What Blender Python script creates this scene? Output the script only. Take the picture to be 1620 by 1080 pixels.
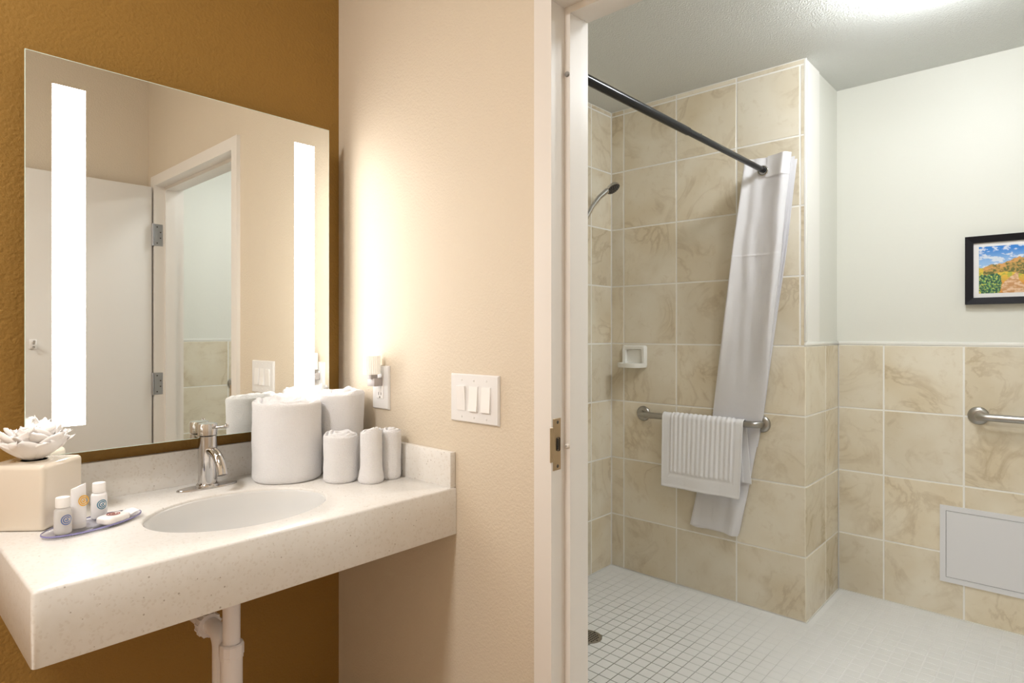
import bpy, bmesh, math, random
from mathutils import Vector, Matrix, noise
random.seed(7)
for o in list(bpy.data.objects): bpy.data.objects.remove(o)
scene = bpy.context.scene
COL = scene.collection
PI = math.pi

# ------------------------------------------------------------------ camera
F, YAW, HY, CAMZ = 975.4, math.radians(42.554), 525.95, 1.2535     # focal length in pixels of a 1620x1080 frame
cd = bpy.data.cameras.new('camera'); cam = bpy.data.objects.new('camera', cd); COL.objects.link(cam)
cam.location = (0, 0, CAMZ); cam.rotation_euler = (PI/2, 0, YAW - PI/2)
cd.sensor_width = 36; cd.lens = F/1620*36; cd.shift_y = -(540-HY)/1620; cd.clip_start = 0.01
scene.camera = cam
# ------------------------------------------------------------------ light and exposure
w = bpy.data.worlds.new('world'); scene.world = w; w.use_nodes = True
w.node_tree.nodes['Background'].inputs[0].default_value = (0.5, 0.5, 0.5, 1)
w.node_tree.nodes['Background'].inputs[1].default_value = 0.15
scene.view_settings.view_transform = 'Standard'; scene.view_settings.look = 'None'
scene.view_settings.gamma = 1; scene.view_settings.use_curve_mapping = False
scene.view_settings.exposure = 0.0
MIRROR_LIGHT = 17.0
BATH_LIGHT = 120.0
BATH_FILL = 48.0  # strength of the added fill light near the bathroom door
VANITY_FILL = 105.0  # strength of the added fill light in the vanity room
BATH_COL = (0.93, 0.97, 1.0)
MIRROR_COL = (1.0, 0.975, 0.945)
VANITY_FILL_COL = (1.0, 0.975, 0.955)

# ------------------------------------------------------------------ main measures (metres)
XS = 1.12      # switch wall, vanity side
XB = 1.235     # switch wall, bathroom side
YW = 1.81      # brown mirror wall
YM = 1.7503    # mirror glass front
YF, XL = 1.2298, 0.2062          # counter front and left end
ZC, ZB, ZST = 0.8385, 0.7133, 0.9327
XT, YP, XF, YH = 2.818, 0.8652, 3.3068, 1.8573   # tiled wall, pier face, far wall, shower head wall
YR = -0.86     # bathroom wall on the far right
YB = -0.18     # wall behind the open door
CB, CV = 2.44, 2.74   # ceilings

# ------------------------------------------------------------------ helpers
def tag(o, label=None, cat=None, group=None, kind=None):
    if label: o['label'] = label
    if cat: o['category'] = cat
    if group: o['group'] = group
    if kind: o['kind'] = kind
    return o
def empty(name, loc, label=None, cat=None, group=None, rz=0, kind=None):
    o = bpy.data.objects.new(name, None); COL.objects.link(o); o.location = loc; o.rotation_euler = (0, 0, rz)
    o.empty_display_size = 0.05
    return tag(o, label, cat, group, kind)
def link(name, me, mat, parent=None, smooth=False, loc=None):
    o = bpy.data.objects.new(name, me); COL.objects.link(o)
    if mat and not me.materials: me.materials.append(mat)
    if smooth:
        me.polygons.foreach_set('use_smooth', [True]*len(me.polygons))
    if loc: o.location = loc
    if parent:
        o.parent = parent
    return o
def fin(name, bm, mat, parent=None, smooth=False, loc=None, recalc=True, angle=None):
    if recalc: bmesh.ops.recalc_face_normals(bm, faces=bm.faces)
    me = bpy.data.meshes.new(name); bm.to_mesh(me); bm.free()
    o = link(name, me, mat, parent, smooth or angle is not None, loc)
    if angle is not None:
        me.set_sharp_from_angle(angle=math.radians(angle))
    return o
def box(bm, a, b, bev=0, seg=1):
    a = Vector(a); b = Vector(b)
    r = bmesh.ops.create_cube(bm, size=1.0)
    vs = r['verts']
    for v in vs:
        v.co = Vector(((a.x+b.x)/2 + v.co.x*abs(b.x-a.x), (a.y+b.y)/2 + v.co.y*abs(b.y-a.y), (a.z+b.z)/2 + v.co.z*abs(b.z-a.z)))
    if bev:
        es = list({e for v in vs for e in v.link_edges})
        bmesh.ops.bevel(bm, geom=es, offset=bev, segments=seg, profile=0.5, affect='EDGES')
def boxo(name, a, b, mat, parent=None, bev=0, seg=1, smooth=False):
    bm = bmesh.new(); box(bm, a, b, bev, seg)
    return fin(name, bm, mat, parent, angle=35 if smooth else None)
def tube(bm, pts, rad, n=16, cap=True):
    pts = [Vector(p) for p in pts]; rr = rad if isinstance(rad, (list, tuple)) else [rad]*len(pts)
    rings = []; up = None
    for i, p in enumerate(pts):
        t = (pts[min(i+1, len(pts)-1)] - pts[max(i-1, 0)]).normalized()
        if up is None:
            up = Vector((0, 0, 1)) if abs(t.z) < 0.9 else Vector((1, 0, 0))
        u = (up - t*up.dot(t)).normalized(); v = t.cross(u); up = u
        rings.append([bm.verts.new(p + (u*math.cos(2*PI*k/n) + v*math.sin(2*PI*k/n))*rr[i]) for k in range(n)])
    for a, b in zip(rings, rings[1:]):
        for k in range(n): bm.faces.new((a[k], a[(k+1) % n], b[(k+1) % n], b[k]))
    if cap:
        bm.faces.new(rings[0]); bm.faces.new(list(reversed(rings[-1])))
def arc(c, a0, a1, r, ax, ay, n=8):
    c = Vector(c); ax = Vector(ax); ay = Vector(ay)
    return [c + ax*math.cos(a0+(a1-a0)*i/n)*r + ay*math.sin(a0+(a1-a0)*i/n)*r for i in range(n+1)]
def lathe(bm, prof, n=32, c=(0, 0, 0), axis='Z', sx=1, sy=1):
    c = Vector(c); rings = []
    for r, z in prof:
        ring = []
        for k in range(n):
            a = 2*PI*k/n; x, y = r*math.cos(a)*sx, r*math.sin(a)*sy
            if axis == 'Z': p = Vector((x, y, z))
            elif axis == 'X': p = Vector((z, x, y))
            else: p = Vector((y, z, x))
            ring.append(bm.verts.new(c+p))
        rings.append(ring)
    for a, b in zip(rings, rings[1:]):
        for k in range(n): bm.faces.new((a[k], a[(k+1) % n], b[(k+1) % n], b[k]))
    if prof[0][0] > 1e-6: bm.faces.new(rings[0])
    if prof[-1][0] > 1e-6: bm.faces.new(list(reversed(rings[-1])))
    bmesh.ops.remove_doubles(bm, verts=bm.verts, dist=1e-7)
def prism(bm, poly, z0, z1, f=lambda a, b, c: (a, b, c)):
    lo = [bm.verts.new(f(p[0], p[1], z0)) for p in poly]; hi = [bm.verts.new(f(p[0], p[1], z1)) for p in poly]
    n = len(poly)
    for i in range(n): bm.faces.new((lo[i], lo[(i+1) % n], hi[(i+1) % n], hi[i]))
    bm.faces.new(list(reversed(lo))); bm.faces.new(hi)
def grid(bm, nu, nv, fn):
    vs = [[bm.verts.new(fn(i/(nu-1), j/(nv-1))) for i in range(nu)] for j in range(nv)]
    for j in range(nv-1):
        for i in range(nu-1): bm.faces.new((vs[j][i], vs[j][i+1], vs[j+1][i+1], vs[j+1][i]))
    return vs
def solid(o, th, off=0):
    m = o.modifiers.new('thickness', 'SOLIDIFY'); m.thickness = th; m.offset = off
def ss(a, b, x):
    t = max(0, min(1, (x-a)/(b-a))); return t*t*(3-2*t)

# ------------------------------------------------------------------ materials
def mat(name, col, rough=0.5, metal=0, spec=0.5, bump=None, coat=0, trans=0, ior=1.45, sheen=0, alpha=1, sss=0, emit=None, estr=0, detail=3):
    m = bpy.data.materials.new(name); m.use_nodes = True; nt = m.node_tree
    b = nt.nodes['Principled BSDF']; I = b.inputs
    I['Base Color'].default_value = (*col, 1); I['Roughness'].default_value = rough; I['Metallic'].default_value = metal
    I['Specular IOR Level'].default_value = spec; I['Coat Weight'].default_value = coat; I['Transmission Weight'].default_value = trans
    I['IOR'].default_value = ior; I['Sheen Weight'].default_value = sheen; I['Alpha'].default_value = alpha
    if sss: I['Subsurface Weight'].default_value = sss; I['Subsurface Radius'].default_value = (.01, .01, .01)
    if emit: I['Emission Color'].default_value = (*emit, 1); I['Emission Strength'].default_value = estr
    if bump:
        sc, st, dist = bump
        tc = nt.nodes.new('ShaderNodeTexCoord'); n = nt.nodes.new('ShaderNodeTexNoise'); bp = nt.nodes.new('ShaderNodeBump')
        n.inputs['Scale'].default_value = sc; n.inputs['Detail'].default_value = detail
        bp.inputs['Strength'].default_value = st; bp.inputs['Distance'].default_value = dist
        nt.links.new(tc.outputs['Object'], n.inputs['Vector']); nt.links.new(n.outputs['Fac'], bp.inputs['Height'])
        nt.links.new(bp.outputs['Normal'], I['Normal'])
    return m
def nodes(m): return m.node_tree, m.node_tree.nodes['Principled BSDF']
def mth(nt, op, a, b=None, clamp=False):
    n = nt.nodes.new('ShaderNodeMath'); n.operation = op; n.use_clamp = clamp
    for i, v in enumerate((a, b)):
        if v is None: continue
        if isinstance(v, (int, float)): n.inputs[i].default_value = v
        else: nt.links.new(v, n.inputs[i])
    return n.outputs[0]
def mixc(nt, fac, a, b):
    n = nt.nodes.new('ShaderNodeMix'); n.data_type = 'RGBA'
    for sock, v in ((n.inputs[0], fac), (n.inputs[6], a), (n.inputs[7], b)):
        if isinstance(v, (int, float)): sock.default_value = v
        elif isinstance(v, tuple): sock.default_value = (*v, 1)
        else: nt.links.new(v, sock)
    return n.outputs[2]
def noise_node(nt, vec, scale, detail=4, rough=0.55, dist=0):
    n = nt.nodes.new('ShaderNodeTexNoise'); nt.links.new(vec, n.inputs['Vector'])
    n.inputs['Scale'].default_value = scale; n.inputs['Detail'].default_value = detail
    n.inputs['Roughness'].default_value = rough; n.inputs['Distortion'].default_value = dist
    return n.outputs['Fac']

M = {}
M['cream'] = mat('cream_wall_paint', (0.70, 0.610, 0.485), 0.55, spec=0.3, bump=(170, 0.4, 0.004))
M['brown'] = mat('golden_brown_wall_paint', (0.33, 0.185, 0.045), 0.55, spec=0.25, bump=(120, 0.6, 0.004))
M['bathpaint'] = mat('pale_bathroom_paint', (0.76, 0.755, 0.69), 0.45, spec=0.35, bump=(60, 0.15, 0.002))
M['ceil'] = mat('ceiling_texture_paint', (0.74, 0.75, 0.72), 0.8, spec=0.2, bump=(190, 0.8, 0.006))
M['trimwhite'] = mat('frame_enamel', (0.80, 0.76, 0.71), 0.35, bump=(25, 0.06, 0.002))
M['door'] = mat('door_enamel', (0.78, 0.75, 0.71), 0.35, bump=(30, 0.08, 0.002))
M['carpet'] = mat('beige_floor_vinyl', (0.55, 0.42, 0.31), 0.6, bump=(40, 0.2, 0.003))
M['grout'] = mat('pale_grout', (0.86, 0.84, 0.79), 0.8)
M['chrome'] = mat('polished_chrome', (0.60, 0.585, 0.575), 0.06, 1)
M['steel'] = mat('brushed_steel', (0.40, 0.385, 0.36), 0.30, 1, bump=(200, 0.08, 0.001))
M['hinge'] = mat('hinge_steel', (0.42, 0.43, 0.46), 0.35, 0.9)
M['strike'] = mat('brass_bronze', (0.52, 0.40, 0.27), 0.32, 0.9)
M['black'] = mat('black_recess', (0.01, 0.01, 0.012), 0.6)
M['rod'] = mat('black_bronze_rod', (0.006, 0.006, 0.008), 0.22, 0.0, spec=0.35)
M['mirror'] = mat('silvered_glass', (0.86, 0.875, 0.85), 0.0, 1)
M['edge'] = mat('polished_glass_edge', (0.80, 0.97, 0.88), 0.15)  # green of the glass, lightened to stand for its glowing edge
M['panel'] = mat('frosted_light_panel', (1, 1, 1), 0.5, emit=MIRROR_COL, estr=MIRROR_LIGHT)
M['chassis'] = mat('mirror_chassis_grey', (0.22, 0.20, 0.17), 0.5)
M['towel'] = mat('white_terry', (0.92, 0.915, 0.925), 0.95, spec=0.1, sheen=0.4, bump=(420, 0.9, 0.004), detail=5)
M['matcloth'] = mat('white_bath_mat_cotton', (0.88, 0.87, 0.88), 0.95, spec=0.1, sheen=0.3, bump=(700, 0.7, 0.003))
M['tissue'] = mat('white_tissue_paper', (0.90, 0.87, 0.85), 0.85, spec=0.1, trans=0.0, sss=0.2)
M['ceramic'] = mat('cream_glazed_ceramic', (0.82, 0.74, 0.63), 0.12, coat=0.6)
M['sink'] = mat('white_vitreous_china', (0.74, 0.74, 0.73), 0.10, coat=0.5)
M['soapceramic'] = mat('white_glazed_ceramic', (0.84, 0.83, 0.78), 0.12, coat=0.5)
M['plastic'] = mat('white_switch_plastic', (0.80, 0.79, 0.78), 0.30)
M['plastic2'] = mat('grey_adapter_plastic', (0.47, 0.43, 0.42), 0.4)
M['slot'] = mat('dark_slots', (0.08, 0.07, 0.06), 0.6)
M['nightglow'] = mat('night_light_shade', (0.95, 0.93, 0.88), 0.3, trans=0.3, emit=(1, 0.94, 0.85), estr=0.15)
M['pvc'] = mat('white_pvc', (0.86, 0.83, 0.86), 0.28)
M['acrylic'] = mat('clear_acrylic', (0.90, 0.91, 1.0), 0.03, trans=0.95, ior=1.3)
M['acrylicedge'] = mat('blue_tinted_acrylic_edge', (0.38, 0.36, 0.72), 0.1, trans=0.4, ior=1.45)
M['clearbottle'] = mat('clear_lotion_bottle', (0.93, 0.92, 0.90), 0.08, trans=0.55, ior=1.33)
M['whitebottle'] = mat('milky_white_bottle', (0.86, 0.85, 0.86), 0.25)
M['cap'] = mat('white_cap_plastic', (0.88, 0.86, 0.84), 0.3)
M['blueprint'] = mat('blue_print', (0.07, 0.13, 0.33), 0.5)
M['tealprint'] = mat('teal_print', (0.06, 0.24, 0.36), 0.5)
M['yellowprint'] = mat('yellow_print', (0.80, 0.42, 0.03), 0.5)
M['redprint'] = mat('dull_red_print', (0.36, 0.10, 0.08), 0.5)
M['wrapper'] = mat('white_soap_wrapper', (0.85, 0.82, 0.80), 0.3, bump=(60, 0.5, 0.004))
M['frameblack'] = mat('black_picture_frame', (0.010, 0.009, 0.012), 0.5, spec=0.25)
M['matboard'] = mat('white_mat_board', (0.82, 0.80, 0.80), 0.8)
M['accesswhite'] = mat('white_access_panel_enamel', (0.74, 0.74, 0.76), 0.45)
M['domebath'] = mat('bath_light_diffuser', (1, 1, 1), 0.5, emit=BATH_COL, estr=BATH_LIGHT)
M['bathfill'] = mat('added_bath_fill', (1, 1, 1), 0.5, emit=BATH_COL, estr=BATH_FILL)
M['vanityfill'] = mat('added_vanity_fill', (1, 1, 1), 0.5, emit=VANITY_FILL_COL, estr=VANITY_FILL)
M['rubber'] = mat('grey_rubber', (0.30, 0.29, 0.28), 0.6)
M['graphite'] = mat('dark_nozzle_plate', (0.03, 0.03, 0.035), 0.4)

# quartz with fine speckles
m = M['quartz'] = mat('speckled_quartz', (0.8, 0.77, 0.71), 0.34, coat=0.05); nt, b = nodes(m)
tc = nt.nodes.new('ShaderNodeTexCoord').outputs['Object']
vo = nt.nodes.new('ShaderNodeTexVoronoi'); vo.inputs['Scale'].default_value = 120; nt.links.new(tc, vo.inputs['Vector'])
sel = nt.nodes.new('ShaderNodeSeparateColor'); nt.links.new(vo.outputs['Color'], sel.inputs[0])
rad = mth(nt, 'MULTIPLY', mth(nt, 'POWER', sel.outputs[0], 12), 0.24)
dot = mth(nt, 'LESS_THAN', vo.outputs['Distance'], rad)
vo2 = nt.nodes.new('ShaderNodeTexVoronoi'); vo2.inputs['Scale'].default_value = 240; nt.links.new(tc, vo2.inputs['Vector'])
sel2 = nt.nodes.new('ShaderNodeSeparateColor'); nt.links.new(vo2.outputs['Color'], sel2.inputs[0])
base = mixc(nt, noise_node(nt, tc, 60, 5), (0.78, 0.75, 0.70), (0.85, 0.835, 0.81))
base = mixc(nt, mth(nt, 'MULTIPLY', mth(nt, 'GREATER_THAN', sel2.outputs[1], 0.88), 0.22), base, (0.58, 0.51, 0.43))
base = mixc(nt, mth(nt, 'MULTIPLY', dot, 0.6), base, (0.28, 0.22, 0.16))
nt.links.new(base, b.inputs['Base Color'])

# veined beige wall tile, different on every tile
m = M['tile'] = mat('veined_beige_tile', (0.6, 0.5, 0.36), 0.22, spec=0.5); nt, b = nodes(m)
tc = nt.nodes.new('ShaderNodeTexCoord').outputs['Object']; oi = nt.nodes.new('ShaderNodeObjectInfo')
vm = nt.nodes.new('ShaderNodeVectorMath'); vm.operation = 'ADD'
cx = nt.nodes.new('ShaderNodeCombineXYZ')
for i, k in enumerate((37.0, 71.0, 113.0)): nt.links.new(mth(nt, 'MULTIPLY', oi.outputs['Random'], k), cx.inputs[i])
nt.links.new(tc, vm.inputs[0]); nt.links.new(cx.outputs[0], vm.inputs[1]); V = vm.outputs[0]
n1 = noise_node(nt, V, 4.0, 6, 0.55, 1.2); n2 = noise_node(nt, V, 3.2, 4, 0.5, 0.3); n3 = noise_node(nt, V, 22, 6, 0.65, 0.5)
vein = mth(nt, 'SUBTRACT', 1.0, mth(nt, 'DIVIDE', mth(nt, 'ABSOLUTE', mth(nt, 'SUBTRACT', n1, 0.5)), 0.045), clamp=True)
vein = mth(nt, 'MULTIPLY', vein, mth(nt, 'MULTIPLY', mth(nt, 'SUBTRACT', n2, 0.40), 3.6, clamp=True))
cloud = mth(nt, 'MULTIPLY', mth(nt, 'SUBTRACT', n2, 0.33), 2.6, clamp=True)
c = mixc(nt, cloud, (0.785, 0.725, 0.60), (0.675, 0.58, 0.415))
c = mixc(nt, mth(nt, 'MULTIPLY', mth(nt, 'SUBTRACT', n3, 0.56, clamp=True), 2.0, clamp=True), c, (0.54, 0.43, 0.28))
c = mixc(nt, mth(nt, 'MULTIPLY', vein, 0.62), c, (0.46, 0.36, 0.23))
hs = nt.nodes.new('ShaderNodeHueSaturation'); nt.links.new(c, hs.inputs['Color'])
nt.links.new(mth(nt, 'ADD', 0.93, mth(nt, 'MULTIPLY', oi.outputs['Random'], 0.14)), hs.inputs['Value'])
nt.links.new(hs.outputs[0], b.inputs['Base Color'])

# white mosaic floor tile and its grout
m = M['mosaic'] = mat('white_mosaic_tile', (0.68, 0.68, 0.66), 0.42); nt, b = nodes(m)
tc = nt.nodes.new('ShaderNodeTexCoord').outputs['Object']; oi = nt.nodes.new('ShaderNodeObjectInfo')
geo = nt.nodes.new('ShaderNodeNewGeometry').outputs['Position']
c = mixc(nt, noise_node(nt, geo, 9, 4), (0.73, 0.735, 0.72), (0.82, 0.82, 0.82))
c = mixc(nt, mth(nt, 'MULTIPLY', noise_node(nt, geo, 45, 3), 0.25), c, (0.68, 0.68, 0.65))
nt.links.new(c, b.inputs['Base Color'])
m = M['floorgrout'] = mat('floor_grout', (0.6, 0.6, 0.57), 0.85); nt, b = nodes(m)
geo = nt.nodes.new('ShaderNodeNewGeometry').outputs['Position']
dn = nt.nodes.new('ShaderNodeVectorMath'); dn.operation = 'DISTANCE'; nt.links.new(geo, dn.inputs[0]); dn.inputs[1].default_value = (2.05, 1.45, 0)
wear = mth(nt, 'SUBTRACT', 1.0, mth(nt, 'DIVIDE', dn.outputs['Value'], 0.85), clamp=True)
wear = mth(nt, 'MULTIPLY', mth(nt, 'MULTIPLY', wear, mth(nt, 'ADD', 0.4, noise_node(nt, geo, 6, 4))), 1.7, clamp=True)
nt.links.new(mixc(nt, wear, (0.80, 0.80, 0.79), (0.22, 0.23, 0.20)), b.inputs['Base Color'])   # dirty grout round the drain

# shower curtain cloth: thin, lets some light through
m = M['curtain'] = bpy.data.materials.new('white_curtain_cloth'); m.use_nodes = True; nt = m.node_tree; b = nt.nodes['Principled BSDF']
b.inputs['Base Color'].default_value = (0.90, 0.89, 0.91, 1); b.inputs['Roughness'].default_value = 0.6; b.inputs['Sheen Weight'].default_value = 0.2
tl = nt.nodes.new('ShaderNodeBsdfTranslucent'); tl.inputs[0].default_value = (0.8, 0.78, 0.82, 1)
mx = nt.nodes.new('ShaderNodeMixShader'); mx.inputs[0].default_value = 0.25
nt.links.new(b.outputs[0], mx.inputs[1]); nt.links.new(tl.outputs[0], mx.inputs[2]); nt.links.new(mx.outputs[0], nt.nodes['Material Output'].inputs[0])
tc = nt.nodes.new('ShaderNodeTexCoord').outputs['Object']; bp = nt.nodes.new('ShaderNodeBump'); bp.inputs['Strength'].default_value = 0.4; bp.inputs['Distance'].default_value = 0.006
nt.links.new(noise_node(nt, tc, 14, 5), bp.inputs['Height']); nt.links.new(bp.outputs[0], b.inputs['Normal'])

# ------------------------------------------------------------------ the setting
def struct(name, a, b, mt, label, cat):
    return tag(boxo(name, a, b, mt), label, cat, kind='structure')
struct('wall_back', (-1.6, YW, 0), (XS, YW+0.1, CV), M['brown'], 'golden brown painted wall behind the lit mirror', 'wall')
DY0, DY1, DZ = -0.045, 0.892, 2.018        # doorway between the rabbets
bm = bmesh.new()
box(bm, (XS, DY1+0.02, 0), (XB, 2.0, CV)); box(bm, (XS, YB-0.8, 0), (XB, DY0-0.02, CV)); box(bm, (XS, DY0-0.02, DZ+0.02), (XB, DY1+0.02, CV))
tag(fin('wall_right', bm, M['cream'], recalc=False), 'cream textured wall with switches and the bathroom doorway', 'wall', kind='structure')
struct('wall_front', (-1.6, YB-0.1, 0), (XS, YB, CV), M['cream'], 'cream wall behind the open white door seen in the mirror', 'wall')
struct('wall_left', (-1.7, YB-0.1, 0), (-1.6, YW+0.1, CV), M['cream'], 'cream end wall of the vanity room', 'wall')
struct('floor', (-1.7, YB-0.1, -0.06), (XB, YW+0.1, -0.002), M['carpet'], 'brown vanity room floor below the counter', 'floor')
struct('ceiling', (-1.7, YB-0.1, CV), (XB, 2.0, CV+0.06), M['ceil'], 'vanity room ceiling above the mirror', 'ceiling')
struct('ceiling_bathroom', (XB, YR-0.1, CB), (XF+0.1, 2.0, CB+0.06), M['ceil'], 'pale textured ceiling over the shower', 'ceiling')

G = 0.0015          # grout recess
PIT = 0.305; JT = 0.0065; TT = 0.008
ROWS = [0.0, 0.28, 0.585, 0.89, 1.195, 1.50, 1.805, 2.11, 2.415]
tile_cache = {}
def tile_mesh(wd, ht):
    k = (round(wd, 4), round(ht, 4))
    if k not in tile_cache:
        bm = bmesh.new(); c = 0.0015
        a = [(-wd/2, -ht/2), (wd/2, -ht/2), (wd/2, ht/2), (-wd/2, ht/2)]
        bk = [bm.verts.new((x, 0.0, z)) for x, z in a]
        md = [bm.verts.new((x, -TT+c, z)) for x, z in a]
        fr = [bm.verts.new((x-math.copysign(c, x), -TT, z-math.copysign(c, z))) for x, z in a]
        for p, q in ((bk, md), (md, fr)):
            for i in range(4): bm.faces.new((p[i], p[(i+1) % 4], q[(i+1) % 4], q[i]))
        bm.faces.new(fr); bm.faces.new(list(reversed(bk)))
        bmesh.ops.recalc_face_normals(bm, faces=bm.faces)
        me = bpy.data.meshes.new('tile'); bm.to_mesh(me); bm.free(); me.materials.append(M['tile']); tile_cache[k] = me
    return tile_cache[k]
def tiled(parent, origin, dirv, normal, cuts, rows, name='tile'):
    # tile front faces lie on the plane through origin; dirv runs along the wall
    dirv = Vector(dirv); normal = Vector(normal); rz = math.atan2(normal.y, normal.x) + PI/2
    for s0, s1 in zip(cuts, cuts[1:]):
        for z0, z1 in zip(rows, rows[1:]):
            wd, ht = s1-s0-JT, z1-z0-JT
            if wd < 0.004 or ht < 0.004: continue
            o = bpy.data.objects.new(name, tile_mesh(wd, ht)); COL.objects.link(o); o.parent = parent
            o.location = Vector(origin) + dirv*(s0+s1)/2 + Vector((0, 0, (z0+z1)/2)) - normal*TT
            o.location -= normal*random.uniform(0, 0.0006)
            o.rotation_euler = (0, 0, rz)
def cutlist(a, first, end):
    L = [a, first]
    while L[-1] + PIT < end - 0.01: L.append(L[-1]+PIT)
    L.append(end); return L
# grout-coloured wall bodies, tile faces proud of them
ws = struct('wall_shower', (XT+G, YP+0.003, 0), (XT+0.2, YH+0.1, CB), M['grout'], 'beige tiled shower wall carrying the soap dish and grab bar', 'wall')
tiled(ws, (XT, YP, 0), (0, 1, 0), (-1, 0, 0), [0, PIT, 2*PIT, 3*PIT, YH-YP], ROWS[:5])
tiled(ws, (XT, YP, 0), (0, 1, 0), (-1, 0, 0), [0.024, PIT, 2*PIT, 3*PIT, YH-YP], ROWS[4:])
tiled(ws, (XT, YP, 0), (0, 1, 0), (-1, 0, 0), [0.0, PIT, 2*PIT, 3*PIT, YH-YP], [2.415, 2.44], 'trim_tile')
tiled(ws, (XT, YP, 0), (0, 1, 0), (-1, 0, 0), [0.0, 0.024], ROWS[4:], 'trim_tile')
wh = struct('wall_shower_side', (XB, YH+G, 0), (XT+0.1, YH+0.1, CB), M['grout'], 'narrow strip of tiled wall behind the shower head', 'wall')
cuts = [0, 0.186]
while cuts[-1]+PIT < XT-XB: cuts.append(cuts[-1]+PIT)
cuts.append(XT-XB)
tiled(wh, (XT, YH, 0), (-1, 0, 0), (0, -1, 0), cuts, ROWS+[2.44])
wr = struct('wall_pier', (XT+0.004, YP+0.0085, 0), (XF+0.05, YP+0.2, CB), M['bathpaint'], 'painted return of the shower wall beside the far wall', 'wall')
boxo('grout_bed', (XT+0.004, YP+G, 0), (XF, YP+0.0084, 1.195), M['grout'], wr)
tiled(wr, (XT, YP, 0), (1, 0, 0), (0, -1, 0), [0.0, 0.29, XF-XT], ROWS[:5])
wf = struct('wall_far', (XF+0.0085, YR-0.1, 0), (XF+0.1, YP+0.1, CB), M['bathpaint'], 'pale painted wall with the picture above beige tiles', 'wall')
boxo('grout_bed', (XF+G, YR, 0), (XF+0.0084, YP, 1.195), M['grout'], wf)
tiled(wf, (XF, YP, 0), (0, -1, 0), (-1, 0, 0), cutlist(0, 0.194, YP-YR), ROWS[:5])
wq = struct('wall_bathroom_side', (XB, YR-0.1, 0), (XF+0.1, YR-0.0085, CB), M['bathpaint'], 'pale bathroom wall with tiled lower half, seen only in the mirror', 'wall')
boxo('grout_bed', (XB, YR-0.0084, 0), (XF, YR-G, 1.195), M['grout'], wq)
tiled(wq, (XF, YR, 0), (-1, 0, 0), (0, 1, 0), cutlist(0, 0.26, XF-XB), ROWS[:5])
# bullnose caps above the half-height tile
def cap_trim(n, a, b):
    t = tag(boxo(n, a, b, M['soapceramic'], bev=0.003, seg=2, smooth=True), None, None, kind='structure'); return t
tag(cap_trim('trim_1', (XT, YP-0.001, 1.195), (XF, YP+0.009, 1.212)), 'pale tile edging along the top of the pier tiles', 'trim')
tag(cap_trim('trim_2', (XF-0.001, YR, 1.195), (XF+0.009, YP, 1.212)), 'pale tile edging along the top of the far wall tiles', 'trim')
tag(cap_trim('trim_3', (XB, YR-0.009, 1.195), (XF, YR+0.001, 1.212)), 'pale tile edging on the side wall seen in the mirror', 'trim')
tag(cap_trim('trim_4', (XT-0.001, YP-0.003, 1.213), (XT+0.012, YP+0.0085, 2.44)), 'pale vertical tile edging up the shower wall corner', 'trim')
# caulk lines at the floor
boxo('caulk', (XT, YP-0.004, 0), (XF, YP+0.004, 0.004), M['soapceramic'], wr)
boxo('caulk', (XF-0.004, YR, 0), (XF+0.002, YP, 0.004), M['soapceramic'], wf)

# bathroom floor: mosaic
fl = struct('floor_bathroom', (XB, YR, -0.06), (XF+0.02, 2.0, -0.0012), M['floorgrout'], 'white square mosaic floor of the bathroom and shower', 'floor')
MP = 0.0508; DRAIN = (2.084, 1.4885)
bm = bmesh.new(); e = MP/2-0.0017
a = [(-e, -e), (e, -e), (e, e), (-e, e)]
lo = [bm.verts.new((x, y, -0.004)) for x, y in a]; md = [bm.verts.new((x, y, -0.0006)) for x, y in a]
hi = [bm.verts.new((x*0.96, y*0.96, 0)) for x, y in a]
for p, q in ((lo, md), (md, hi)):
    for i in range(4): bm.faces.new((p[i], p[(i+1) % 4], q[(i+1) % 4], q[i]))
bm.faces.new(hi); bmesh.ops.recalc_face_normals(bm, faces=bm.faces)
mos = bpy.data.meshes.new('floor_tile'); bm.to_mesh(mos); mos.materials.append(M['mosaic'])
tv = [v.co.copy() for v in bm.verts]; bm.verts.index_update(); tf = [[v.index for v in f.verts] for f in bm.faces]; bm.free()
spots = []
cy, sy = math.cos(YAW), math.sin(YAW)
ny = int((YH-YR)/MP); nx = int((XF-XB)/MP)
for i in range(nx+1):
    for j in range(ny+1):
        x = XF-0.002-MP/2-i*MP; y = YH-0.002-MP/2-j*MP
        if x < XB+MP/2 or y < YR+MP/2: continue
        if x > XT-MP/2 and y > YP-MP/2: continue
        if math.hypot(x-DRAIN[0], y-DRAIN[1]) < 0.062: continue
        D = x*cy+y*sy; px = 810+F*(x*sy-y*cy)/D; py = HY+F*CAMZ/D
        vis = 928 < px < 1625 and py < 1085
        spots.append((0 if vis else 1, D, x, y))
spots.sort()
rest_v, rest_f = [], []
for k, (nv, D, x, y) in enumerate(spots):
    dz = random.uniform(-0.0005, 0.0003)
    if k < 300:
        o = bpy.data.objects.new('floor_tile', mos); COL.objects.link(o); o.parent = fl; o.location = (x, y, dz)
    else:
        n0 = len(rest_v); rest_v += [(v.x+x, v.y+y, v.z+dz) for v in tv]; rest_f += [[i+n0 for i in f] for f in tf]
me = bpy.data.meshes.new('mosaic_tiles'); me.from_pydata(rest_v, [], rest_f); tag(link('mosaic_tiles', me, M['mosaic'], fl), kind='stuff')
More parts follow.
